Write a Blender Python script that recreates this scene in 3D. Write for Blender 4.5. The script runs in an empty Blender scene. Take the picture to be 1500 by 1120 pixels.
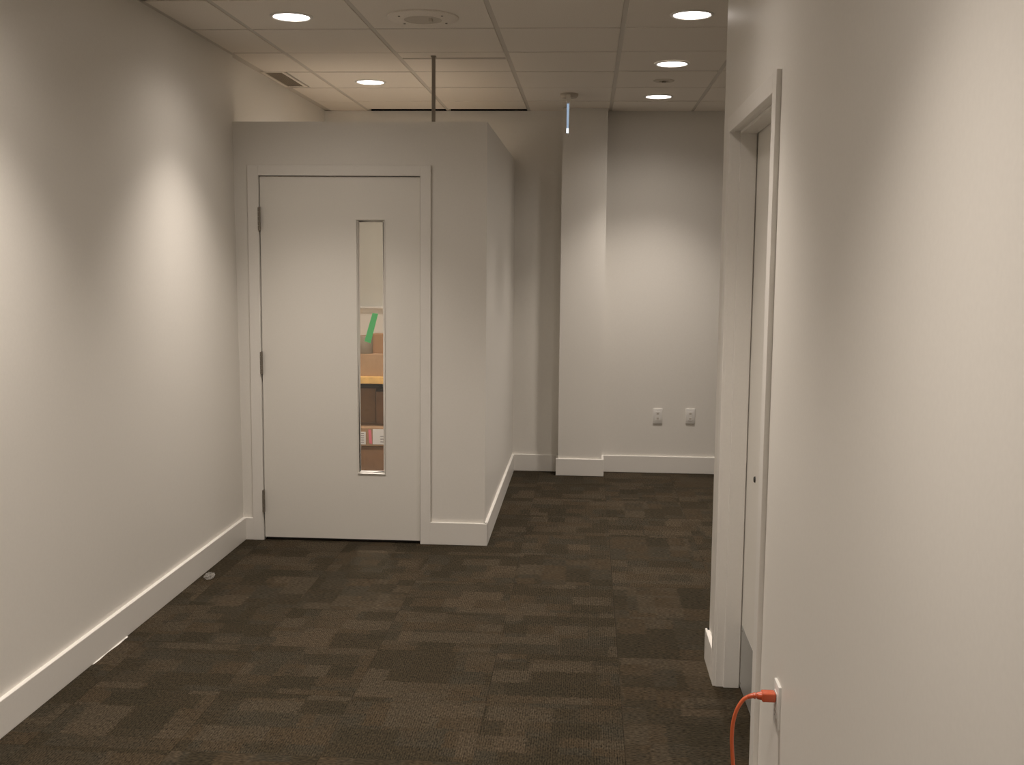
import bpy, bmesh, math, random
from mathutils import Vector, Matrix
random.seed(7)
S = bpy.context.scene
C = S.collection

# ------------------------------------------------------------------ camera
FPX = 1601.82
YAW, PITCH, ROLL = 0.06814, 0.11085, 0.00931
CAMH, ZC = 1.6216, 2.7416
cy, sy, cp, sp = math.cos(YAW), math.sin(YAW), math.cos(PITCH), math.sin(PITCH)
fwd = Vector((-sy * cp, cy * cp, -sp)); rgt = Vector((cy, sy, 0)); upv = rgt.cross(fwd)
cr, sr = math.cos(ROLL), math.sin(ROLL)
r2 = cr * rgt + sr * upv; u2 = -sr * rgt + cr * upv
cd = bpy.data.cameras.new('camera'); cam = bpy.data.objects.new('camera', cd); C.objects.link(cam)
cd.sensor_fit = 'HORIZONTAL'; cd.sensor_width = 36.0; cd.lens = 36.0 * FPX / 1500.0
cd.clip_start = 0.02; cd.clip_end = 60
m = Matrix((r2, u2, -fwd)).transposed().to_4x4(); m.translation = (0, 0, CAMH)
cam.matrix_world = m
S.camera = cam

# ------------------------------------------------------------------ world, exposure
wd = bpy.data.worlds.new('world'); S.world = wd; wd.use_nodes = True
wd.node_tree.nodes['Background'].inputs[0].default_value = (0, 0, 0, 1)
S.view_settings.view_transform = 'Standard'; S.view_settings.look = 'None'
S.view_settings.gamma = 1.0; S.view_settings.use_curve_mapping = False
S.view_settings.exposure = 0.15
LAMP_W = 128.0            # every recessed downlight
LAMP_COL = (1.0, 0.90, 0.81)
SPILL_W = 22.5            # its soft wide-angle spill
LAMP_SIZE = math.radians(96)
LENS = 8.0

# ------------------------------------------------------------------ materials
def mat(name, col, rough=0.5, metal=0.0, spec=0.5, emit=None, estr=0.0, alpha=1.0):
    mt = bpy.data.materials.new(name); mt.use_nodes = True
    b = mt.node_tree.nodes['Principled BSDF']
    b.inputs['Base Color'].default_value = (*col, 1); b.inputs['Roughness'].default_value = rough
    b.inputs['Metallic'].default_value = metal; b.inputs['Specular IOR Level'].default_value = spec
    b.inputs['Alpha'].default_value = alpha
    if emit:
        b.inputs['Emission Color'].default_value = (*emit, 1); b.inputs['Emission Strength'].default_value = estr
    return mt
def nd(mt, t, **kw):
    n = mt.node_tree.nodes.new(t)
    for k, v in kw.items(): setattr(n, k, v)
    return n
def lk(mt, a, b): mt.node_tree.links.new(a, b)
def grain(mt, scale=60, amt=0.06, bump=0.05, dist=0.002, detail=4, coord='Object'):
    """gentle colour mottling and relief"""
    b = mt.node_tree.nodes['Principled BSDF']; col = tuple(b.inputs['Base Color'].default_value)
    tc = nd(mt, 'ShaderNodeTexCoord'); no = nd(mt, 'ShaderNodeTexNoise')
    no.inputs['Scale'].default_value = scale; no.inputs['Detail'].default_value = detail
    lk(mt, tc.outputs[coord], no.inputs['Vector'])
    rp = nd(mt, 'ShaderNodeValToRGB')
    rp.color_ramp.elements[0].position = 0.3; rp.color_ramp.elements[1].position = 0.7
    rp.color_ramp.elements[0].color = tuple(max(0, c * (1 - amt)) for c in col[:3]) + (1,)
    rp.color_ramp.elements[1].color = tuple(min(1, c * (1 + amt)) for c in col[:3]) + (1,)
    lk(mt, no.outputs['Fac'], rp.inputs['Fac']); lk(mt, rp.outputs['Color'], b.inputs['Base Color'])
    bp = nd(mt, 'ShaderNodeBump'); bp.inputs['Strength'].default_value = bump; bp.inputs['Distance'].default_value = dist
    lk(mt, no.outputs['Fac'], bp.inputs['Height']); lk(mt, bp.outputs['Normal'], b.inputs['Normal'])
    return mt

M = {}
M['wall'] = grain(mat('wall_paint', (0.82, 0.79, 0.735), 0.42, spec=0.45), 90, 0.012, 0.08, 0.0015)
M['trim'] = grain(mat('trim_paint', (0.84, 0.81, 0.76), 0.34), 120, 0.012, 0.05, 0.001)
M['door'] = grain(mat('door_paint', (0.82, 0.79, 0.73), 0.40), 120, 0.012, 0.05, 0.001)
M['tile'] = grain(mat('acoustic_tile', (0.86, 0.80, 0.72), 0.95, spec=0.1), 210, 0.06, 0.25, 0.003, 6)
M['tee'] = mat('tee_metal_paint', (0.63, 0.58, 0.515), 0.6)
M['plenum'] = mat('plenum_dark', (0.20, 0.165, 0.125), 0.9)
M['steel'] = grain(mat('satin_steel', (0.30, 0.27, 0.23), 0.45, 0.7), 200, 0.06, 0.02)
M['kick'] = grain(mat('brushed_kick_plate', (0.50, 0.50, 0.48), 0.42, 0.6), 150, 0.05, 0.02)
M['rod'] = mat('grey_rod', (0.30, 0.265, 0.22), 0.5, 0.2)
M['dark'] = mat('dark_plastic', (0.03, 0.027, 0.023), 0.6)
M['plate'] = mat('plate_plastic', (0.80, 0.78, 0.74), 0.32)
M['slot'] = mat('socket_grey', (0.55, 0.51, 0.45), 0.5)
M['lens'] = mat('lamp_lens', (0.9, 0.9, 0.9), 0.4, emit=(1.0, 0.91, 0.85), estr=LENS)
M['glass'] = mat('pane_glass', (0.75, 0.8, 0.76), 0.03, alpha=0.05)
M['tape'] = grain(mat('green_tape', (0.17, 0.64, 0.25), 0.6), 300, 0.06, 0.05)
M['orange'] = mat('orange_rubber', (0.62, 0.125, 0.042), 0.38)
M['orange2'] = mat('orange_plug', (0.58, 0.11, 0.045), 0.25)
M['grille'] = mat('grille_grey', (0.62, 0.56, 0.48), 0.7)
M['ventslat'] = mat('vent_slat', (0.27, 0.225, 0.17), 0.7)
M['card'] = grain(mat('cardboard', (0.30, 0.17, 0.085), 0.85, spec=0.2), 40, 0.10, 0.1)
M['card2'] = grain(mat('cardboard_red', (0.27, 0.145, 0.075), 0.85, spec=0.2), 40, 0.10, 0.1)
M['card3'] = grain(mat('cardboard_tan', (0.36, 0.225, 0.125), 0.85, spec=0.2), 40, 0.08, 0.1)
M['ply'] = grain(mat('bare_wood_edge', (0.66, 0.40, 0.13), 0.5), 35, 0.12, 0.05)
M['paper'] = mat('paper_label', (0.72, 0.69, 0.66), 0.6)
M['ink'] = mat('label_ink', (0.18, 0.16, 0.15), 0.7)
M['pink'] = mat('pink_marker', (0.72, 0.16, 0.21), 0.6)
M['cabinet'] = grain(mat('cabinet_laminate', (0.66, 0.655, 0.60), 0.35), 60, 0.01, 0.02)
M['film'] = mat('clear_film', (0.62, 0.60, 0.56), 0.12, alpha=0.22)
M['acrylic'] = mat('clear_acrylic', (0.70, 0.78, 0.86), 0.05, alpha=0.16)
M['glow'] = mat('lit_acrylic_edge', (0.6, 0.7, 0.8), 0.3, emit=(0.50, 0.72, 1.0), estr=0.42)
M['glow2'] = mat('lit_acrylic_tip', (0.8, 0.9, 1), 0.3, emit=(0.82, 0.92, 1.0), estr=1.5)
M['slab'] = mat('floor_slab', (0.022, 0.018, 0.013), 0.95)
M['roll'] = grain(mat('paper_roll', (0.22, 0.175, 0.12), 0.7), 60, 0.06, 0.05)  # roll's brown is darkened, closet shade put into the colour

def carpet_material():
    mt = bpy.data.materials.new('carpet'); mt.use_nodes = True
    b = mt.node_tree.nodes['Principled BSDF']; b.inputs['Roughness'].default_value = 0.95
    b.inputs['Specular IOR Level'].default_value = 0.12
    def math_(op, a, c=None, d=None):
        n = nd(mt, 'ShaderNodeMath', operation=op)
        for i, v in enumerate((a, c, d)):
            if v is None: continue
            if isinstance(v, (int, float)): n.inputs[i].default_value = v
            else: lk(mt, v, n.inputs[i])
        return n.outputs[0]
    tc = nd(mt, 'ShaderNodeTexCoord'); oi = nd(mt, 'ShaderNodeObjectInfo')
    sx = nd(mt, 'ShaderNodeSeparateXYZ'); lk(mt, tc.outputs['Object'], sx.inputs[0])
    wob = nd(mt, 'ShaderNodeTexNoise'); wob.inputs['Scale'].default_value = 55; wob.inputs['Detail'].default_value = 3
    lk(mt, tc.outputs['Object'], wob.inputs['Vector'])
    sw = nd(mt, 'ShaderNodeSeparateColor'); lk(mt, wob.outputs['Color'], sw.inputs[0])
    u0, v0 = sx.outputs[0], sx.outputs[1]
    u = math_('ADD', u0, math_('MULTIPLY', math_('SUBTRACT', sw.outputs[0], 0.5), 0.045))
    v = math_('ADD', v0, math_('MULTIPLY', math_('SUBTRACT', sw.outputs[1], 0.5), 0.045))
    rnd = oi.outputs['Random']
    seed = math_('MULTIPLY', rnd, 37.0)
    def cells(rh, cw, off):
        row = math_('FLOOR', math_('ADD', math_('DIVIDE', v, rh), math_('MULTIPLY_ADD', seed, 3.7, off)))
        wn = nd(mt, 'ShaderNodeTexWhiteNoise', noise_dimensions='2D')
        cb = nd(mt, 'ShaderNodeCombineXYZ'); lk(mt, row, cb.inputs[0]); lk(mt, seed, cb.inputs[1])
        lk(mt, cb.outputs[0], wn.inputs['Vector'])
        sh = math_('MULTIPLY', wn.outputs['Value'], 5.0)
        width = math_('MULTIPLY_ADD', wn.outputs['Value'], cw, cw * 0.6)
        col = math_('FLOOR', math_('ADD', math_('DIVIDE', u, width), sh))
        w2 = nd(mt, 'ShaderNodeTexWhiteNoise', noise_dimensions='3D')
        c2 = nd(mt, 'ShaderNodeCombineXYZ'); lk(mt, row, c2.inputs[0]); lk(mt, col, c2.inputs[1]); lk(mt, seed, c2.inputs[2])
        lk(mt, c2.outputs[0], w2.inputs['Vector'])
        return w2.outputs['Value']
    a = cells(0.125, 0.17, 0.3); c = cells(0.21, 0.30, 5.1)
    val = math_('MULTIPLY_ADD', a, 0.62, math_('MULTIPLY', c, 0.38))
    big = nd(mt, 'ShaderNodeTexNoise'); big.inputs['Scale'].default_value = 7; big.inputs['Detail'].default_value = 3
    lk(mt, tc.outputs['Object'], big.inputs['Vector'])
    val = math_('ADD', val, math_('MULTIPLY', math_('SUBTRACT', big.outputs['Fac'], 0.5), 0.35))
    rp = nd(mt, 'ShaderNodeValToRGB'); e = rp.color_ramp.elements
    e[0].position = 0.12; e[0].color = (0.030, 0.0240, 0.0142, 1)
    e[1].position = 0.90; e[1].color = (0.056, 0.042, 0.0262, 1)
    for p_, cc in ((0.30, (0.034, 0.0260, 0.0150, 1)), (0.45, (0.037, 0.0310, 0.0205, 1)), (0.58, (0.045, 0.0325, 0.0185, 1)), (0.72, (0.050, 0.0395, 0.0255, 1))):
        q = e.new(p_); q.color = cc
    lk(mt, val, rp.inputs['Fac'])
    # pile: fine yarn speckle stretched into ribs along the tile's length
    mp = nd(mt, 'ShaderNodeMapping'); mp.inputs['Scale'].default_value = (1.0, 0.32, 1.0)
    lk(mt, tc.outputs['Object'], mp.inputs['Vector'])
    fn = nd(mt, 'ShaderNodeTexNoise'); fn.inputs['Scale'].default_value = 190; fn.inputs['Detail'].default_value = 3
    lk(mt, mp.outputs[0], fn.inputs['Vector'])
    wv = math_('SINE', math_('MULTIPLY', u0, 2 * math.pi / 0.0085))
    pile = math_('MULTIPLY_ADD', wv, 0.06, fn.outputs['Fac'])
    k = math_('MULTIPLY_ADD', math_('SUBTRACT', pile, 0.5), 3.2, 1.0)
    k = math_('MAXIMUM', k, 0.15)
    mx = nd(mt, 'ShaderNodeVectorMath', operation='SCALE'); lk(mt, rp.outputs['Color'], mx.inputs[0]); lk(mt, k, mx.inputs['Scale'])
    lk(mt, mx.outputs[0], b.inputs['Base Color'])
    bp = nd(mt, 'ShaderNodeBump'); bp.inputs['Strength'].default_value = 0.7; bp.inputs['Distance'].default_value = 0.004
    lk(mt, pile, bp.inputs['Height']); lk(mt, bp.outputs['Normal'], b.inputs['Normal'])
    return mt
M['carpet'] = carpet_material()

# ------------------------------------------------------------------ mesh helpers
class MB:
    def __init__(s): s.bm = bmesh.new()
    def box(s, x0, x1, y0, y1, z0, z1, bev=0.0, seg=2):
        r = bmesh.ops.create_cube(s.bm, size=1.0); vs = r['verts']
        for v in vs:
            v.co = Vector(((x0 + x1) / 2 + v.co.x * (x1 - x0), (y0 + y1) / 2 + v.co.y * (y1 - y0), (z0 + z1) / 2 + v.co.z * (z1 - z0)))
        if bev > 0:
            es = list({e for v in vs for e in v.link_edges})
            bmesh.ops.bevel(s.bm, geom=es, offset=bev, segments=seg, affect='EDGES', profile=0.5)
        return s
    def hexa(s, pts):
        """8 corners: bottom loop of four then top loop of four"""
        v = [s.bm.verts.new(p) for p in pts]
        for f in ((3, 2, 1, 0), (4, 5, 6, 7), (0, 1, 5, 4), (1, 2, 6, 5), (2, 3, 7, 6), (3, 0, 4, 7)):
            s.bm.faces.new([v[i] for i in f])
        return s
    def lathe(s, prof, origin=(0, 0, 0), axis='Z', n=40):
        """profile of (radius, height) turned about an axis"""
        ox, oy, oz = origin; rings = []
        for r, h in prof:
            ring = []
            for i in range(n if r > 1e-6 else 1):
                a = 2 * math.pi * i / n; p = (r * math.cos(a), r * math.sin(a), h)
                if axis == 'Y': p = (p[0], p[2], p[1])
                if axis == 'X': p = (p[2], p[0], p[1])
                ring.append(s.bm.verts.new((ox + p[0], oy + p[1], oz + p[2])))
            rings.append(ring)
        for a, b in zip(rings, rings[1:]):
            for i in range(n):
                j = (i + 1) % n
                if len(a) == 1 and len(b) == 1: continue
                if len(a) == 1: s.bm.faces.new((a[0], b[i], b[j]))
                elif len(b) == 1: s.bm.faces.new((a[i], a[j], b[0]))
                else: s.bm.faces.new((a[i], a[j], b[j], b[i]))
        return s
    def tube(s, pts, rad, n=12):
        pts = [Vector(p) for p in pts]; rings = []
        ref = Vector((0, 1, 0.13)).normalized()
        for i, p in enumerate(pts):
            d = (pts[min(i + 1, len(pts) - 1)] - pts[max(i - 1, 0)]).normalized()
            a = d.cross(ref)
            if a.length < 0.05: a = d.cross(Vector((1, 0, 0)))
            a.normalize(); b = d.cross(a)
            r = rad[i] if isinstance(rad, (list, tuple)) else rad
            rings.append([s.bm.verts.new(p + a * r * math.cos(2 * math.pi * k / n) + b * r * math.sin(2 * math.pi * k / n)) for k in range(n)])
        for a, b in zip(rings, rings[1:]):
            for k in range(n): s.bm.faces.new((a[k], a[(k + 1) % n], b[(k + 1) % n], b[k]))
        s.bm.faces.new(rings[0][::-1]); s.bm.faces.new(rings[-1])
        return s
    def build(s, name, material, parent=None, smooth=False):
        bmesh.ops.recalc_face_normals(s.bm, faces=s.bm.faces)
        me = bpy.data.meshes.new(name); s.bm.to_mesh(me); s.bm.free()
        me.materials.append(M[material] if isinstance(material, str) else material)
        if smooth:
            for p in me.polygons: p.use_smooth = True
            try: me.set_sharp_from_angle(angle=math.radians(38))
            except Exception: pass
        o = bpy.data.objects.new(name, me); C.objects.link(o)
        if parent: o.parent = parent
        return o
def tag(o, label, cat, group=None, kind=None):
    o['label'] = label; o['category'] = cat
    if group: o['group'] = group
    if kind: o['kind'] = kind
    return o
def empty(name, loc=(0, 0, 0)):
    o = bpy.data.objects.new(name, None); C.objects.link(o); o.location = loc; o.empty_display_size = 0.05
    return o
def copy_tree(o, parent=None):
    c = o.copy(); C.objects.link(c); c.parent = parent
    for ch in list(o.children): copy_tree(ch, c)
    return c
def st(o, label, cat): return tag(o, label, cat, kind='structure')

# ------------------------------------------------------------------ dimensions (metres)
XL0, XL1 = -1.968, -2.000      # left wall leans a touch: foot, head
XLF = -2.020                   # left wall inside the closet
YB = -2.2                      # wall behind
YFAR = 8.408; YFL = 8.373      # far wall, right and left of the column
YCL, ZCL = 6.10, 2.378         # closet front face, closet wall height
XCL = -0.565                   # closet side face
XR = 0.520                     # right wall face
YRE = 4.385                    # end of right wall
XE = 2.65                      # far right wall of the side area
BH, BT = 0.130, 0.016          # baseboard

# ------------------------------------------------------------------ shell
st(MB().hexa([(-2.2, YB, 0), (XL0, YB, 0), (XL0, 6.14, 0), (-2.2, 6.14, 0), (-2.2, YB, 2.86), (XL1, YB, 2.86), (XL1, 6.14, 2.86), (-2.2, 6.14, 2.86)]).build('wall_left', 'wall'),
   'long white left wall washed by downlight scallops', 'wall')
st(MB().box(-2.2, XLF, 6.14, YFAR, 0, 2.86).build('wall_closet_left', 'wall'), 'white wall strip above and inside the closet', 'wall')
st(MB().box(-2.2, -.1, YFL, YFAR + .15, 0, ZC - .001).box(-.1, XE + .15, YFAR, YFAR + .15, 0, 2.86).build('wall_far', 'wall'), 'white far wall with two outlets', 'wall')
st(MB().box(-2.2, XR + .2, YB - .15, YB, 0, 2.86).build('wall_back', 'wall'), 'white end wall of the corridor', 'wall')
st(MB().box(XE, XE + .15, YRE, YFAR, 0, 2.86).build('wall_side', 'wall'), 'white side wall of the area round the corner', 'wall')
st(MB().box(-0.205, 0.127, 8.222, YFAR + .01, 0, ZC + .002).build('wall_column', 'wall'), 'square white column standing against the far wall', 'column')

# right wall with its door opening
O0, O1, OZ = 3.163, 4.122, 2.112
w = MB()
w.box(XR, .66, YB, O0, 0, 2.86); w.box(XR, .66, O0, O1, OZ, 2.86); w.box(XR, .66, O1, YRE, 0, 2.86)
w.box(.66, XE + .15, YRE - .14, YRE, 0, 2.86)
st(w.build('wall_right', 'wall'), 'white right wall with a recessed door near its corner', 'wall')

# closet: open-topped partition, front with a door opening and one side
D0, D1, DZ = -1.862, -0.922, 2.098
w = MB()
w.box(-2.02, D0, YCL, YCL + .12, 0, ZCL); w.box(D0, D1, YCL, YCL + .12, DZ, ZCL); w.box(D1, XCL, YCL, YCL + .12, 0, ZCL)
st(w.build('wall_closet_front', 'wall'), 'white front partition of the open-topped closet', 'wall')
st(MB().box(XCL - .12, XCL, YCL + .12, YFL + .01, 0, ZCL).build('wall_closet_side', 'wall'), 'white side partition of the open-topped closet', 'wall')

# ------------------------------------------------------------------ floor: half-metre carpet tiles
flo = st(MB().box(-2.3, XE + .2, YB - .2, YFAR + .2, -.12, -.009).build('floor', 'slab'), 'floor of brown and grey patchwork carpet tiles', 'floor')
def tile_mesh(name, hx, hy, z0, z1, bev, material):
    b = MB().box(-hx, hx, -hy, hy, z0, z1, bev, 1); o = b.build(name, material); me = o.data
    bpy.data.objects.remove(o); return me
cm = tile_mesh('carpet_tile', 0.2498, .2498, -.0085, 0, .0008, 'carpet')
x = 0.15 - .5 * 5 + .25
while x < XE + .25:
    y = 4.38 - .5 * 14 + .25
    while y < YFAR + .25:
        if not (x > 1.0 and y < 4.0):
            o = bpy.data.objects.new('carpet_tile', cm); C.objects.link(o); o.parent = flo
            o.location = (x, y, random.uniform(-.0006, .0003))
            k = 0 if x < .15 and random.random() < .8 else random.choice((0, 1, 1))
            o.rotation_euler.z = math.pi / 2 * (k + random.choice((0, 2)))
        y += .5
    x += .5

# ------------------------------------------------------------------ ceiling: tiles hung below recessed tees
cei = st(MB().box(-2.3, XE + .2, YB - .2, YFAR + .2, ZC + .10, ZC + .25).build('ceiling', 'plenum'), 'suspended ceiling of square white acoustic tiles', 'ceiling')
T = .6096; X0, Y0 = -1.681, 5.4468; HW = .0120; RZ = .0035
xs = [XL1] + [X0 + T * i for i in range(0, 8)]; xs = [v for v in xs if v < XE - .05] + [XE]
ys = [Y0 + T * j for j in range(-12, 5)]; ys = [YB] + [v for v in ys if v > YB + .05] + [YFAR]
full = tile_mesh('ceiling_tile', T / 2 - HW, T / 2 - HW, 0, .018, .0015, 'tile')
for i in range(len(xs) - 1):
    for j in range(len(ys) - 1):
        a0, a1, b0, b1 = xs[i], xs[i + 1], ys[j], ys[j + 1]
        if a0 > .6 and b1 < 4.2: continue
        if i == 0 and abs(b0 - (Y0 + 2 * T)) < .01: a0 = -1.853          # the grille takes the rest of this bay
        if i == 0 and a0 < -1.9: a0 += .018                                              # wider reveal along the left wall
        if b1 == YFAR and i in (1, 2): b1 = YFL - .085                    # short tiles leave a dark slot at the wall
        if abs((a1 - a0) - T) < .01 and abs((b1 - b0) - T) < .01:
            o = bpy.data.objects.new('ceiling_tile', full)
        else:
            me = tile_mesh('ceiling_tile_cut', (a1 - a0) / 2 - HW, (b1 - b0) / 2 - (HW if b1 != YFL - .085 else .006), 0, .018, .0015, 'tile')
            o = bpy.data.objects.new('ceiling_tile', me)
        C.objects.link(o); o.parent = cei
        o.location = ((a0 + a1) / 2, (b0 + b1) / 2, ZC + random.uniform(-.0012, .0012))
for v in xs[1:-1]:
    y0 = YB if v < XR else 4.3
    MB().box(v - .0145, v + .0145, y0, YFAR, ZC + RZ, ZC + RZ + .02).build('main_tee', 'tee', cei)
for j, v in enumerate(ys[1:-1]):
    for i in range(len(xs) - 1):
        if xs[i] > .6 and v < 4.2: continue
        MB().box(xs[i] + .0145, xs[i + 1] - .0145, v - .0145, v + .0145, ZC + RZ, ZC + RZ + .02).build('cross_tee', 'tee', cei)
MB().box(XL1 - .02, XL1 + .040, YB, YFAR, ZC + RZ, ZC + RZ + .004).build('wall_angle', 'tee', cei)
MB().box(-.46, XE, YFAR - .022, YFAR, ZC + RZ, ZC + RZ + .004).build('wall_angle', 'tee', cei)
MB().box(XL1, X0 - .01, YFL - .022, YFL, ZC + RZ, ZC + RZ + .004).build('wall_angle', 'tee', cei)
MB().box(XR - .022, XR + .02, YB, YRE, ZC + RZ, ZC + RZ + .004).build('wall_angle', 'tee', cei)
MB().box(-1.055, -.478, 6.222, 6.252, ZC - .003, ZC + .006).build('brace_bar', 'tee', cei)

# ------------------------------------------------------------------ baseboards
def bb(name, label, *boxes):
    w = MB()
    for b in boxes: w.box(*b, 0.0028, 2)
    return st(w.build(name, 'trim', smooth=False), label, 'baseboard')
bb('baseboard_left', 'tall white baseboard along the left wall', (XL0 - .01, XL0 + BT, YB, YCL + .004, 0, BH))
bb('baseboard_closet_front', 'short white baseboard pieces beside the closet door',
   (XL0 + BT - .004, -1.909, YCL - BT + .002, YCL + .01, 0, BH), (-.880, XCL + BT, YCL - BT, YCL + .01, 0, BH))
bb('baseboard_closet_side', 'white baseboard along the closet side', (XCL - .01, XCL + BT, YCL - BT + .003, YFAR, 0, BH))
bb('baseboard_far', 'white baseboard on the far wall', (XCL + BT - .004, -.20, YFL - BT, YFL + .01, 0, BH), (.12, XE, YFAR - BT, YFAR + .01, 0, BH))
bb('baseboard_column', 'white baseboard wrapped round the column', (-.205 - BT, .127 + BT, 8.222 - BT, 8.23, 0, BH),
   (-.205 - BT, -.20, 8.222, YFAR - BT + .003, 0, BH), (.12, .127 + BT, 8.222, YFAR - BT + .003, 0, BH))
bb('baseboard_right', 'white baseboard at the right wall, broken by the door',
   (XR - BT, XR + .01, YB, 3.108, 0, BH), (XR - BT, XR + .01, 4.162, YRE + BT, 0, BH), (XR - .01, XE, YRE - .01, YRE + BT, 0, BH))
bb('baseboard_side', 'white baseboard of the area round the corner', (XE - BT, XE + .01, YRE, YFAR, 0, BH))
bb('baseboard_back', 'white baseboard of the corridor end wall', (XL0, XR, YB - .01, YB + BT, 0, BH))

# ------------------------------------------------------------------ closet door frame and door
tr = st(empty('trim_1', (-1.39, YCL, 0)), 'flat white casing round the closet door', 'door casing')
def rel(o, root):
    o.parent = root; o.matrix_parent_inverse = Matrix.Translation(-root.location); return o
F = YCL - .015
rel(MB().box(-1.911, -1.849, F, YCL + .004, 0, 2.140, .002).build('casing_leg', 'trim'), tr)
rel(MB().box(-.935, -.876, F, YCL + .004, 0, 2.140, .002).build('casing_leg', 'trim'), tr)
rel(MB().box(-1.8495, -.9345, F, YCL + .004, 2.082, 2.140, .002).build('casing_head', 'trim'), tr)
rel(MB().box(D0 - .002, -1.8485, YCL - .004, YCL + .125, 0, 2.09).build('jamb', 'trim'), tr)
rel(MB().box(-.9355, D1 + .002, YCL - .004, YCL + .125, 0, 2.09).build('jamb', 'trim'), tr)
rel(MB().box(D0 - .002, D1 + .002, YCL - .004, YCL + .125, 2.083, DZ + .002).build('head_jamb', 'trim'), tr)
rel(MB().box(-1.8487, -1.830, YCL + .046, YCL + .058, 0, 2.083).build('door_stop', 'trim'), tr)
rel(MB().box(-.954, -.9353, YCL + .046, YCL + .058, 0, 2.083).build('door_stop', 'trim'), tr)
rel(MB().box(-1.8305, -.9535, YCL + .046, YCL + .058, 2.064, 2.0835).build('door_stop', 'trim'), tr)

dr = st(empty('door_1', (-1.39, YCL, 0)), 'white flush door with a tall narrow glass slot', 'door')
DX0, DX1, DT0, DT1, DB, DTOP = -1.8435, -.9385, YCL + .000, YCL + .044, .017, 2.0775
WX0, WX1, WZ0, WZ1 = -1.297, -1.137, .402, 1.842
w = MB()
w.box(DX0, WX0 + .006, DT0, DT1, DB, DTOP); w.box(WX1 - .006, DX1, DT0, DT1, DB, DTOP)
w.box(WX0 + .006, WX1 - .006, DT0, DT1, DB, WZ0 + .006); w.box(WX0 + .006, WX1 - .006, DT0, DT1, WZ1 - .006, DTOP)
bmesh.ops.remove_doubles(w.bm, verts=w.bm.verts, dist=1e-5)
rel(w.build('door_slab', 'door'), dr)
def bead(p):   # sloping glazing bead: outer lip on the slab face down to the glass
    return rel(MB().hexa(p).build('glazing_bead', 'trim'), dr)
GI = .0135; yo, yi, yb = DT0 - .006, DT0 + .014, DT0 + .022
ax0, ax1, az0, az1 = WX0, WX1, WZ0, WZ1; ix0, ix1, iz0, iz1 = WX0 + GI, WX1 - GI, WZ0 + GI, WZ1 - GI
def strip(o0, o1, i0, i1):
    f = lambda p, y: (p[0], y, p[1])
    bead([f(o0, yo), f(o1, yo), f(i1, yi), f(i0, yi), f(o0, yb), f(o1, yb), f(i1, yb), f(i0, yb)])
strip((ax0, az0), (ax1, az0), (ix1, iz0), (ix0, iz0)); strip((ax1, az1), (ax0, az1), (ix0, iz1), (ix1, iz1))
strip((ax0, az1), (ax0, az0), (ix0, iz0), (ix0, iz1)); strip((ax1, az0), (ax1, az1), (ix1, iz1), (ix1, iz0))
rel(MB().box(ix0 - .004, ix1 + .004, DT0 + .015, DT0 + .021, iz0 - .004, iz1 + .004).build('glass_pane', 'glass'), dr)
hg = None
for zc in (1.842, 1.030, .230):
    if hg is None:
        h = rel(MB().box(-1.8485, -1.8425, YCL - .010, YCL + .030, -.066, .066).build('hinge', 'steel'), dr)
        hg = h
        for k in range(5):
            a = -.064 + k * .0258
            q = MB().lathe([(0, a), (.0082, a + .0006), (.0082, a + .0246), (0, a + .0252)], (-1.8445, YCL - .0175, 0), 'Z', 14).build('knuckle', 'steel', h, True)
        h.location = (0, 0, zc)
    else:
        h = copy_tree(hg, dr); h.matrix_parent_inverse = Matrix.Translation(-dr.location); h.location = (0, 0, zc)
rel(MB().box(DX0 + .004, DX1 - .004, DT0 + .012, DT0 + .034, .004, .019).build('door_sweep', 'dark'), dr)
p0, p1, q0, q1 = (-1.211, 1.321), (-1.179, 1.317), (-1.223, 1.149), (-1.258, 1.161)
yf, ybk = DT0 + .0142, DT0 + .0156
f = lambda p, y: (p[0], y, p[1])
tp = MB().hexa([f(p0, yf), f(p1, yf), f(q0, yf), f(q1, yf), f(p0, ybk), f(p1, ybk), f(q0, ybk), f(q1, ybk)]).build('masking_tape', 'tape')
tag(tp, 'strip of green tape stuck slantwise on the door glass', 'tape')

# ------------------------------------------------------------------ right-hand door in its deep frame
tr = st(empty('trim_2', (XR, 3.64, 0)), 'white casing and deep jamb of the right-hand door', 'door casing')
XF = XR - .015
rel(MB().box(XF, XR + .004, 3.106, 3.171, 0, 2.150, .002).build('casing_leg', 'trim'), tr)
rel(MB().box(XF, XR + .004, 4.106, 4.166, 0, 2.150, .002).build('casing_leg', 'trim'), tr)
rel(MB().box(XF, XR + .004, 3.1705, 4.1065, 2.094, 2.150, .002).build('casing_head', 'trim'), tr)
rel(MB().box(XR - .004, .665, O0 - .002, 3.183, 0, OZ).build('jamb', 'trim'), tr)
rel(MB().box(XR - .004, .665, 4.102, O1 + .002, 0, OZ).build('jamb', 'trim'), tr)
rel(MB().box(XR - .004, .665, O0 - .002, O1 + .002, 2.098, OZ + .002).build('head_jamb', 'trim'), tr)
rel(MB().box(.545, .604, 3.1825, 3.193, 0, 2.098, .0015).build('door_stop', 'trim'), tr)
rel(MB().box(.545, .604, 4.093, 4.1025, 0, 2.098, .0015).build('door_stop', 'trim'), tr)
rel(MB().box(.545, .604, 3.1925, 4.0935, 2.088, 2.0985, .0015).build('door_stop', 'trim'), tr)
dr = st(empty('door_2', (.607, 3.64, 0)), 'white flush door with a metal kick plate', 'door')
rel(MB().box(.608, .652, 3.187, 4.098, .010, 2.094, .001).build('door_slab', 'door'), dr)
kp = rel(MB().box(.6062, .6085, 3.205, 4.086, .012, .252, .0006).build('kick_plate', 'kick'), dr)
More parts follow.
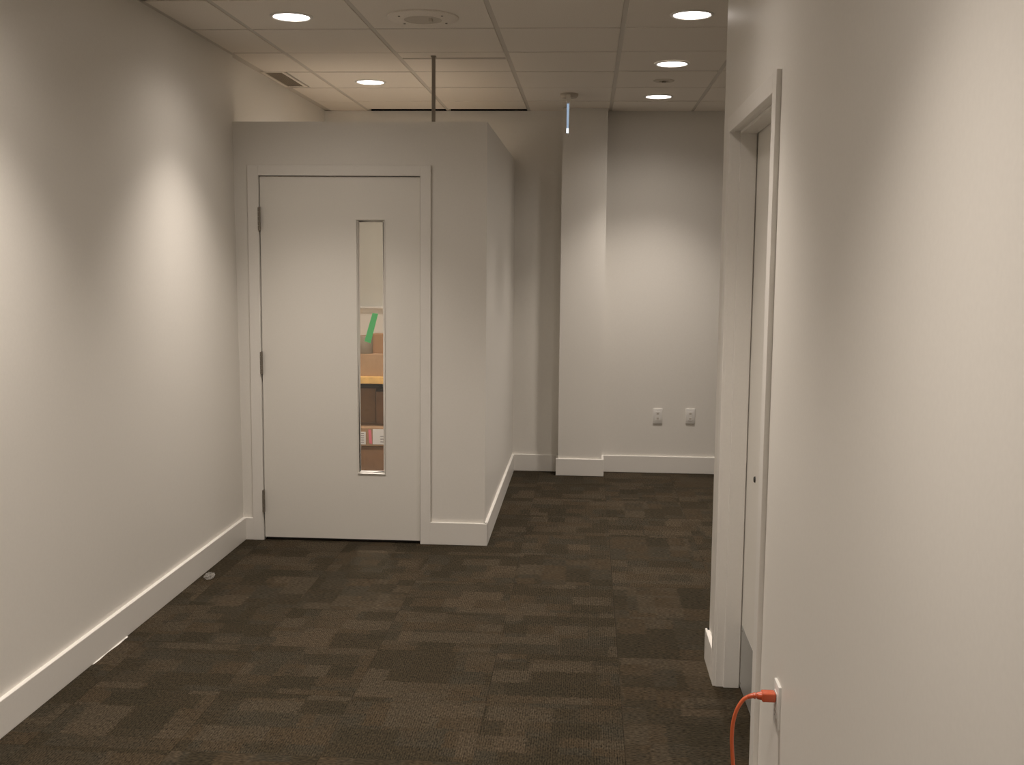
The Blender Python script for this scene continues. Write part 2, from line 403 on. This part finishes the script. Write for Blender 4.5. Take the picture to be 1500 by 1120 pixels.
for yy in (3.225, 3.64, 4.066):
    for zz in (.030, .236):
        o = MB().lathe([(0, -.0015), (.0035, -.001), (.0042, 0), (0, .0005)], (.6062, yy, zz), 'X', 12).build('screw', 'steel', kp)
        o.matrix_parent_inverse = kp.matrix_parent_inverse.copy(); o.matrix_parent_inverse = Matrix.Identity(4)
rel(MB().lathe([(0, -.006), (.009, -.005), (.012, 0), (.012, .003), (0, .003)], (.608, 3.896, .853), 'X', 20).build('bore_cover', 'dark'), dr)

# ------------------------------------------------------------------ recessed downlights
def downlight():
    t = empty('downlight')
    MB().lathe([(.0835, .001), (.0835, -.0035), (.089, -.006), (.099, -.0025), (.100, .001)], (0, 0, 0), 'Z', 48).build('trim_ring', 'plate', t, True)
    MB().lathe([(.0845, -.0015), (.06, -.003), (0, -.0042)], (0, 0, 0), 'Z', 48).build('lens', 'lens', t, True)
    return t
def lamp(t, k, off):
    for nm, wts, size in (('lamp_beam', LAMP_W * k, LAMP_SIZE), ('lamp_spill', SPILL_W * k, math.radians(150))):
        nm = '%s_%s_offscreen' % (nm, off) if off else nm
        ld = bpy.data.lights.new(nm, 'SPOT'); ld.energy = wts; ld.color = LAMP_COL
        ld.spot_size = size; ld.spot_blend = 1.0; ld.shadow_soft_size = .06
        lo = bpy.data.objects.new(nm, ld); C.objects.link(lo); lo.parent = t; lo.location = (0, 0, -.014)
    if off:                                   # corridor fittings above and behind the frame's top edge
        t.name = 'downlight_%s_offscreen' % off
        for ch in t.children:
            if ch.name.startswith('lens'): ch.name = 'lens_%s_offscreen' % off
dl0 = downlight(); first = True; lamps = []
CL_, CR_ = 'recessed downlight over the corridor by the left wall', 'recessed downlight over the corridor by the right wall'
for (lx, ly, k, lab, *off) in ((-1.397, 5.162, 1, 'round recessed downlight before the closet, close to the left wall'),
                         (-1.398, 7.030, 1.65, 'round recessed downlight above the closet'),
                         (.452, 5.169, .92, 'round recessed downlight nearest the end of the right wall'),
                         (.456, 6.415, .92, 'round recessed downlight in the middle of a row of three'),
                         (.459, 7.657, .97, 'round recessed downlight closest to the far wall'),
                         (-1.397, 3.315, 1, CL_, 'left_ahead'), (-1.397, 1.48, 1, CL_, 'left_beside'),
                         (-.12, 3.315, .9, CR_, 'right_ahead'), (-.12, 1.48, .9, CR_, 'right_beside')):
    o = dl0 if first else copy_tree(dl0)
    first = False
    o.location = (lx, ly, ZC - .001); tag(o, lab, 'downlight', 'recessed downlights in the ceiling')
    lamps.append((o, k, off[0] if off else None))
for o, k, off in lamps: lamp(o, k, off)

# ------------------------------------------------------------------ other ceiling fittings
sp_ = tag(empty('ceiling_speaker', (-.785, 5.195, ZC)), 'round white ceiling plate with a darker grille and screws', 'speaker')
MB().lathe([(.166, .001), (.166, -.006), (.158, -.010), (.088, -.013), (.088, .001)], (0, 0, 0), 'Z', 56).build('flange', 'tile', sp_, True)
MB().lathe([(.0885, -.0115), (.070, -.009), (0, -.008)], (0, 0, 0), 'Z', 48).build('grille', 'grille', sp_, True)
for a in (38, 142, 218, 322):
    ax, ay = .126 * math.cos(math.radians(a)), .126 * math.sin(math.radians(a))
    MB().lathe([(.0055, -.010), (.005, -.0145), (0, -.0155)], (ax, ay, 0), 'Z', 12).build('screw', 'rod', sp_)
MB().box(.028, .044, -.012, .012, -.022, -.008, .002).build('tab', 'grille', sp_)

sk = tag(empty('sprinkler_cover', (.450, 7.005, ZC)), 'small round metal sprinkler plate between two downlights', 'sprinkler')
MB().lathe([(.066, .001), (.064, -.004), (.046, -.008), (.030, -.004), (.030, .001)], (0, 0, 0), 'Z', 40).build('escutcheon', 'grille', sk, True)
MB().lathe([(.030, -.002), (.012, -.003), (.012, -.012), (0, -.012)], (0, 0, 0), 'Z', 24).build('sprinkler_head', 'rod', sk, True)

vt = tag(empty('air_vent', (-1.926, 6.94, ZC)), 'narrow brown slatted air grille in the ceiling over the closet', 'vent')
MB().box(-.073, .073, -.285, .285, .006, .012).build('backing', 'plenum', vt)
w = MB(); w.box(-.073, -.056, -.285, .285, -.002, .008); w.box(.054, .073, -.285, .285, -.002, .008)
w.box(-.056, .054, -.285, -.262, -.002, .008); w.box(-.056, .054, .262, .285, -.002, .008)
w.build('frame', 'tile', vt)
for k in range(9):
    xx = -.050 + k * .0122
    MB().hexa([(xx, -.262, -.001), (xx + .0045, -.262, -.001), (xx + .0045, .262, -.001), (xx, .262, -.001),
               (xx + .004, -.262, .007), (xx + .0085, -.262, .007), (xx + .0085, .262, .007), (xx + .004, .262, .007)]).build('slat', 'ventslat', vt)

rd = tag(empty('brace_rod', (-.872, 6.165, ZCL)), 'thin grey rod between the closet top and the ceiling', 'rod')
MB().box(-.0095, .0095, -.0095, .0095, 0, ZC - ZCL, .0015).build('rod', 'rod', rd)
MB().box(-.02, .02, -.02, .02, 0, .004).build('foot_plate', 'rod', rd)
MB().box(-.014, .014, -.014, .014, ZC - ZCL - .006, ZC - ZCL).build('head_clip', 'rod', rd)

ex = tag(empty('edge_lit_sign', (-.151, 7.55, ZC)), 'edge-lit clear acrylic sign hanging from the ceiling before the column', 'sign')
MB().lathe([(.062, .001), (.062, -.012), (.050, -.026), (0, -.028)], (.004, 0, 0), 'Z', 32).build('canopy', 'grille', ex, True)
MB().box(-.012, .016, -.145, .145, -.082, -.024, .004).build('housing', 'tile', ex, True)
ap = MB().box(-.0045, .0035, -.15, .15, -.268, -.078).build('acrylic_panel', 'acrylic', ex)
MB().hexa([(-.0068, -.1545, -.255), (.0058, -.1545, -.255), (.0058, -.1495, -.255), (-.0068, -.1495, -.255),
           (-.0075, -.1545, -.085), (.0085, -.1545, -.085), (.0085, -.1495, -.085), (-.0075, -.1495, -.085)]).build('lit_edge', 'glow', ap)
MB().box(-.008, .007, -.156, -.148, -.276, -.245, .001).build('lit_corner', 'glow2', ap)

# ------------------------------------------------------------------ outlets
def outlet(name, label, loc, rz, socket):
    t = tag(empty(name, loc), label, 'outlet'); t.rotation_euler.z = rz   # faces -Y before turning
    MB().box(-.0355, .0355, -.0075, .0005, -.0585, .0585, .0022).build('cover_plate', 'plate', t, True)
    ins = MB().box(-.0175, .0175, -.0092, -.004, -.034, .034, .001).build('insert', 'plate', t)
    for z in (.019, -.019):
        if socket:
            for dx in (-.0065, .0065): MB().box(dx - .001, dx + .001, -.0095, -.008, z - .004, z + .004).build('slot', 'dark', ins)
            MB().lathe([(.0024, -.0006), (0, -.0006)], (0, -.0091, z - .010), 'Y', 10).build('slot', 'dark', ins)
        else:
            MB().box(-.0085, .0085, -.0097, -.008, z - .0075, z + .0075, .0005).build('port', 'slot', ins)
    for z in (.0465, -.0465):
        MB().lathe([(.003, -.0082), (0, -.0086)], (0, 0, z), 'Y', 10).build('screw', 'plate', t)
    return t
outlet('wall_outlet', 'white wall outlet on the far wall nearer the column', (.554, YFAR, .443), 0, False)['group'] = 'outlets on the far wall'
outlet('wall_outlet', 'white wall outlet on the far wall farther from the column', (.803, YFAR, .446), 0, False)['group'] = 'outlets on the far wall'
outlet('wall_outlet', 'white wall outlet holding an orange plug', (XR, 2.815, .467), -math.pi / 2, True)

# ------------------------------------------------------------------ orange extension cord
ec = tag(empty('extension_cord', (.37, 2.81, 0)), 'orange extension cord plugged into the right wall', 'cord')
Yp, Zp = 2.812, .489
rel(MB().box(.474, .5105, Yp - .016, Yp + .016, Zp - .0125, Zp + .0125, .005, 3).build('plug', 'orange2', None, True), ec)
rel(MB().tube([(.480, Yp, Zp), (.470, Yp, Zp), (.4635, Yp, Zp), (.463, Yp, Zp), (.4585, Yp, Zp), (.458, Yp, Zp), (.4535, Yp, Zp - .0005), (.453, Yp, Zp - .0005), (.446, Yp, Zp - .002), (.438, Yp, Zp - .005)],
              [.0118, .0105, .0088, .0074, .0074, .0086, .0080, .0068, .0066, .0054]).build('strain_relief', 'orange2', None, True), ec)
ctrl = [(.452, Yp, Zp - .0005), (.440, Yp, Zp - .004), (.426, Yp, Zp - .015), (.411, Yp, Zp - .043), (.403, Yp, Zp - .078), (.401, Yp - .001, Zp - .116), (.403, Yp - .002, Zp - .155),
        (.407, Yp - .004, Zp - .20), (.412, Yp - .010, Zp - .28), (.416, Yp - .022, .110), (.417, Yp - .05, .045), (.416, Yp - .11, .012), (.414, Yp - .2, .0056), (.41, Yp - .45, .0055), (.43, Yp - .9, .0055), (.39, Yp - 1.5, .0055)]
pts = []
for i in range(len(ctrl) - 1):
    a = Vector(ctrl[max(i - 1, 0)]); b = Vector(ctrl[i]); c = Vector(ctrl[i + 1]); d = Vector(ctrl[min(i + 2, len(ctrl) - 1)])
    for k in range(6):
        t = k / 6
        pts.append(0.5 * ((2 * b) + (c - a) * t + (2 * a - 5 * b + 4 * c - d) * t * t + (3 * b - a - 3 * c + d) * t ** 3))
pts.append(Vector(ctrl[-1]))
rel(MB().tube(pts, .0052, 12).build('cable', 'orange', None, True), ec)

# ------------------------------------------------------------------ inside the closet
cb = tag(empty('wall_panel', (-1.4, YFL, 1.25)), 'pale panel with a bottom rail on the closet back wall', 'panel')
rel(MB().box(-1.96, -.76, YFL - .022, YFL - .002, 1.262, 2.16, .002).build('board', 'cabinet'), cb)
rel(MB().box(-1.965, -.755, YFL - .045, YFL - .002, 1.247, 1.264, .003).build('bottom_rail', 'plate'), cb)
rel(MB().box(-1.965, -.755, YFL - .028, YFL - .002, 2.155, 2.172, .002).build('top_rail', 'plate'), cb)
ct = tag(empty('worktop', (-1.36, 8.1, .727)), 'wooden worktop with a bare yellow edge inside the closet', 'worktop')
rel(MB().box(-2.02, -.69, 7.797, (YFL - .002), .727, .777).build('top', 'ply'), ct)
rel(MB().box(-2.02, -.69, 7.780, 7.798, .726, .777, .003).build('edge_strip', 'ply'), ct)
rel(MB().box(-2.02, -2.0, 7.80, (YFL - .002), 0, .728).build('end_panel', 'cabinet'), ct)
rel(MB().box(-.71, -.69, 7.80, (YFL - .002), 0, .728).build('end_panel', 'cabinet'), ct)

def carton(label, x0, x1, y0, y1, z0, z1, material, rz=0.0, group='cartons in the closet'):
    cx, cy_ = (x0 + x1) / 2, (y0 + y1) / 2; hx, hy, h = (x1 - x0) / 2, (y1 - y0) / 2, z1 - z0
    t = tag(empty('cardboard_box', (cx, cy_, z0)), label, 'box', group); t.rotation_euler.z = rz
    MB().box(-hx, hx, -hy, hy, 0, h - .003, .002).build('body', material, t)
    MB().box(-hx, hx, -hy, -.001, h - .003, h, .0008).build('flap', material, t)
    MB().box(-hx, hx, .001, hy, h - .003, h, .0008).build('flap', material, t)
    MB().box(-hx - .0006, hx + .0006, -.024, .024, h - .001, h + .0006).build('tape_strip', 'card3', t)
    return t
carton('low wide cardboard box on the closet worktop', -1.80, -1.36, 7.815, 8.06, .7772, .938, 'card3')
carton('cardboard box standing on the low wide box', -1.575, -1.375, 7.90, 8.05, .9386, 1.078, 'card')
rl = tag(empty('paper_roll', (-1.622, 7.895, .9386)), 'short upright paper roll, brown darkened as if shaded, on the low wide box', 'roll')
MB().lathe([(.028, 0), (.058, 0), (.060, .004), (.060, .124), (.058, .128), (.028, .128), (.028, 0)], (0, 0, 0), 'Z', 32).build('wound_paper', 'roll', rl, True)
MB().lathe([(.024, 0), (.028, 0), (.028, .130), (.024, .130), (.024, 0)], (0, 0, 0), 'Z', 24).build('core', 'card', rl, True)
carton('large cardboard box on the closet floor under the worktop', -1.82, -1.33, 7.800, 8.34, 0, .268, 'card2')
fb = carton('flat cardboard box with white labels and a pink mark', -1.81, -1.34, 7.790, 8.33, .2686, .400, 'card3')
MB().box(-.075, -.022, -.2712, -.269, .012, .105).build('label_sheet', 'paper', fb)
for k in range(5): MB().box(-.068, -.034, -.2716, -.271, .026 + k * .016, .030 + k * .016).build('text_line', 'ink', fb)
MB().hexa([(.003, -.2714, .020), (.025, -.2714, .016), (.025, -.2690, .016), (.003, -.2690, .020), (-.003, -.2714, .122), (.018, -.2714, .120), (.018, -.2690, .120), (-.003, -.2690, .122)]).build('pink_mark', 'pink', fb)
MB().box(.030, .130, -.2712, -.269, .014, .126).build('label_sheet', 'paper', fb)
for k in range(3): MB().box(.085, .122, -.2716, -.271, .030 + k * .020, .035 + k * .020).build('text_line', 'ink', fb)
carton('brown cardboard box in the shade under the worktop', -1.95, -1.575, 8.06, 8.34, .4006, .66, 'card')
carton('reddish cardboard box in the shade under the worktop', -1.565, -1.30, 8.02, 8.34, .4006, .64, 'card2')

# ------------------------------------------------------------------ litter by the baseboard
pl = MB(); rnd = random.Random(3)
bmesh.ops.create_icosphere(pl.bm, subdivisions=3, radius=1.0)
for v in pl.bm.verts:
    n = v.co.copy(); k = 1 + .28 * math.sin(7 * n.x + 3 * n.y) * math.cos(6 * n.z + 4 * n.x) + rnd.uniform(-.05, .05)
    v.co = Vector((n.x * .024 * k, n.y * .036 * k, .015 + n.z * .015 * k))
zmin = min(v.co.z for v in pl.bm.verts)
for v in pl.bm.verts: v.co.z -= zmin
o = pl.build('plastic_wrapper', 'film', None, True); o.location = (-1.893, 5.30, -.0006)
tag(o, 'small crumpled clear plastic wrapper by the left baseboard', 'litter')
sm = MB(); prev = None
for i in range(25):
    t = i / 24; yy = 4.10 + .33 * t
    wd_ = .0015 + .007 * math.sin(math.pi * t) ** .6 * (.55 + .45 * math.sin(9 * t + 1)) + (.004 if t > .92 else 0)
    ring = [sm.bm.verts.new((XL0 + BT - .003, yy, -.0005)), sm.bm.verts.new((XL0 + BT + wd_, yy, -.0005)), sm.bm.verts.new((XL0 + BT + wd_ * .6, yy, .0015)), sm.bm.verts.new((XL0 + BT - .003, yy, .004))]
    if prev:
        for k in range(4): sm.bm.faces.new((prev[k], prev[(k + 1) % 4], ring[(k + 1) % 4], ring[k]))
    else: sm.bm.faces.new(ring)
    prev = ring
sm.bm.faces.new(prev[::-1])
tag(sm.build('caulk_smear', 'trim'), 'ragged white caulk smear at the foot of the left baseboard', 'caulk')
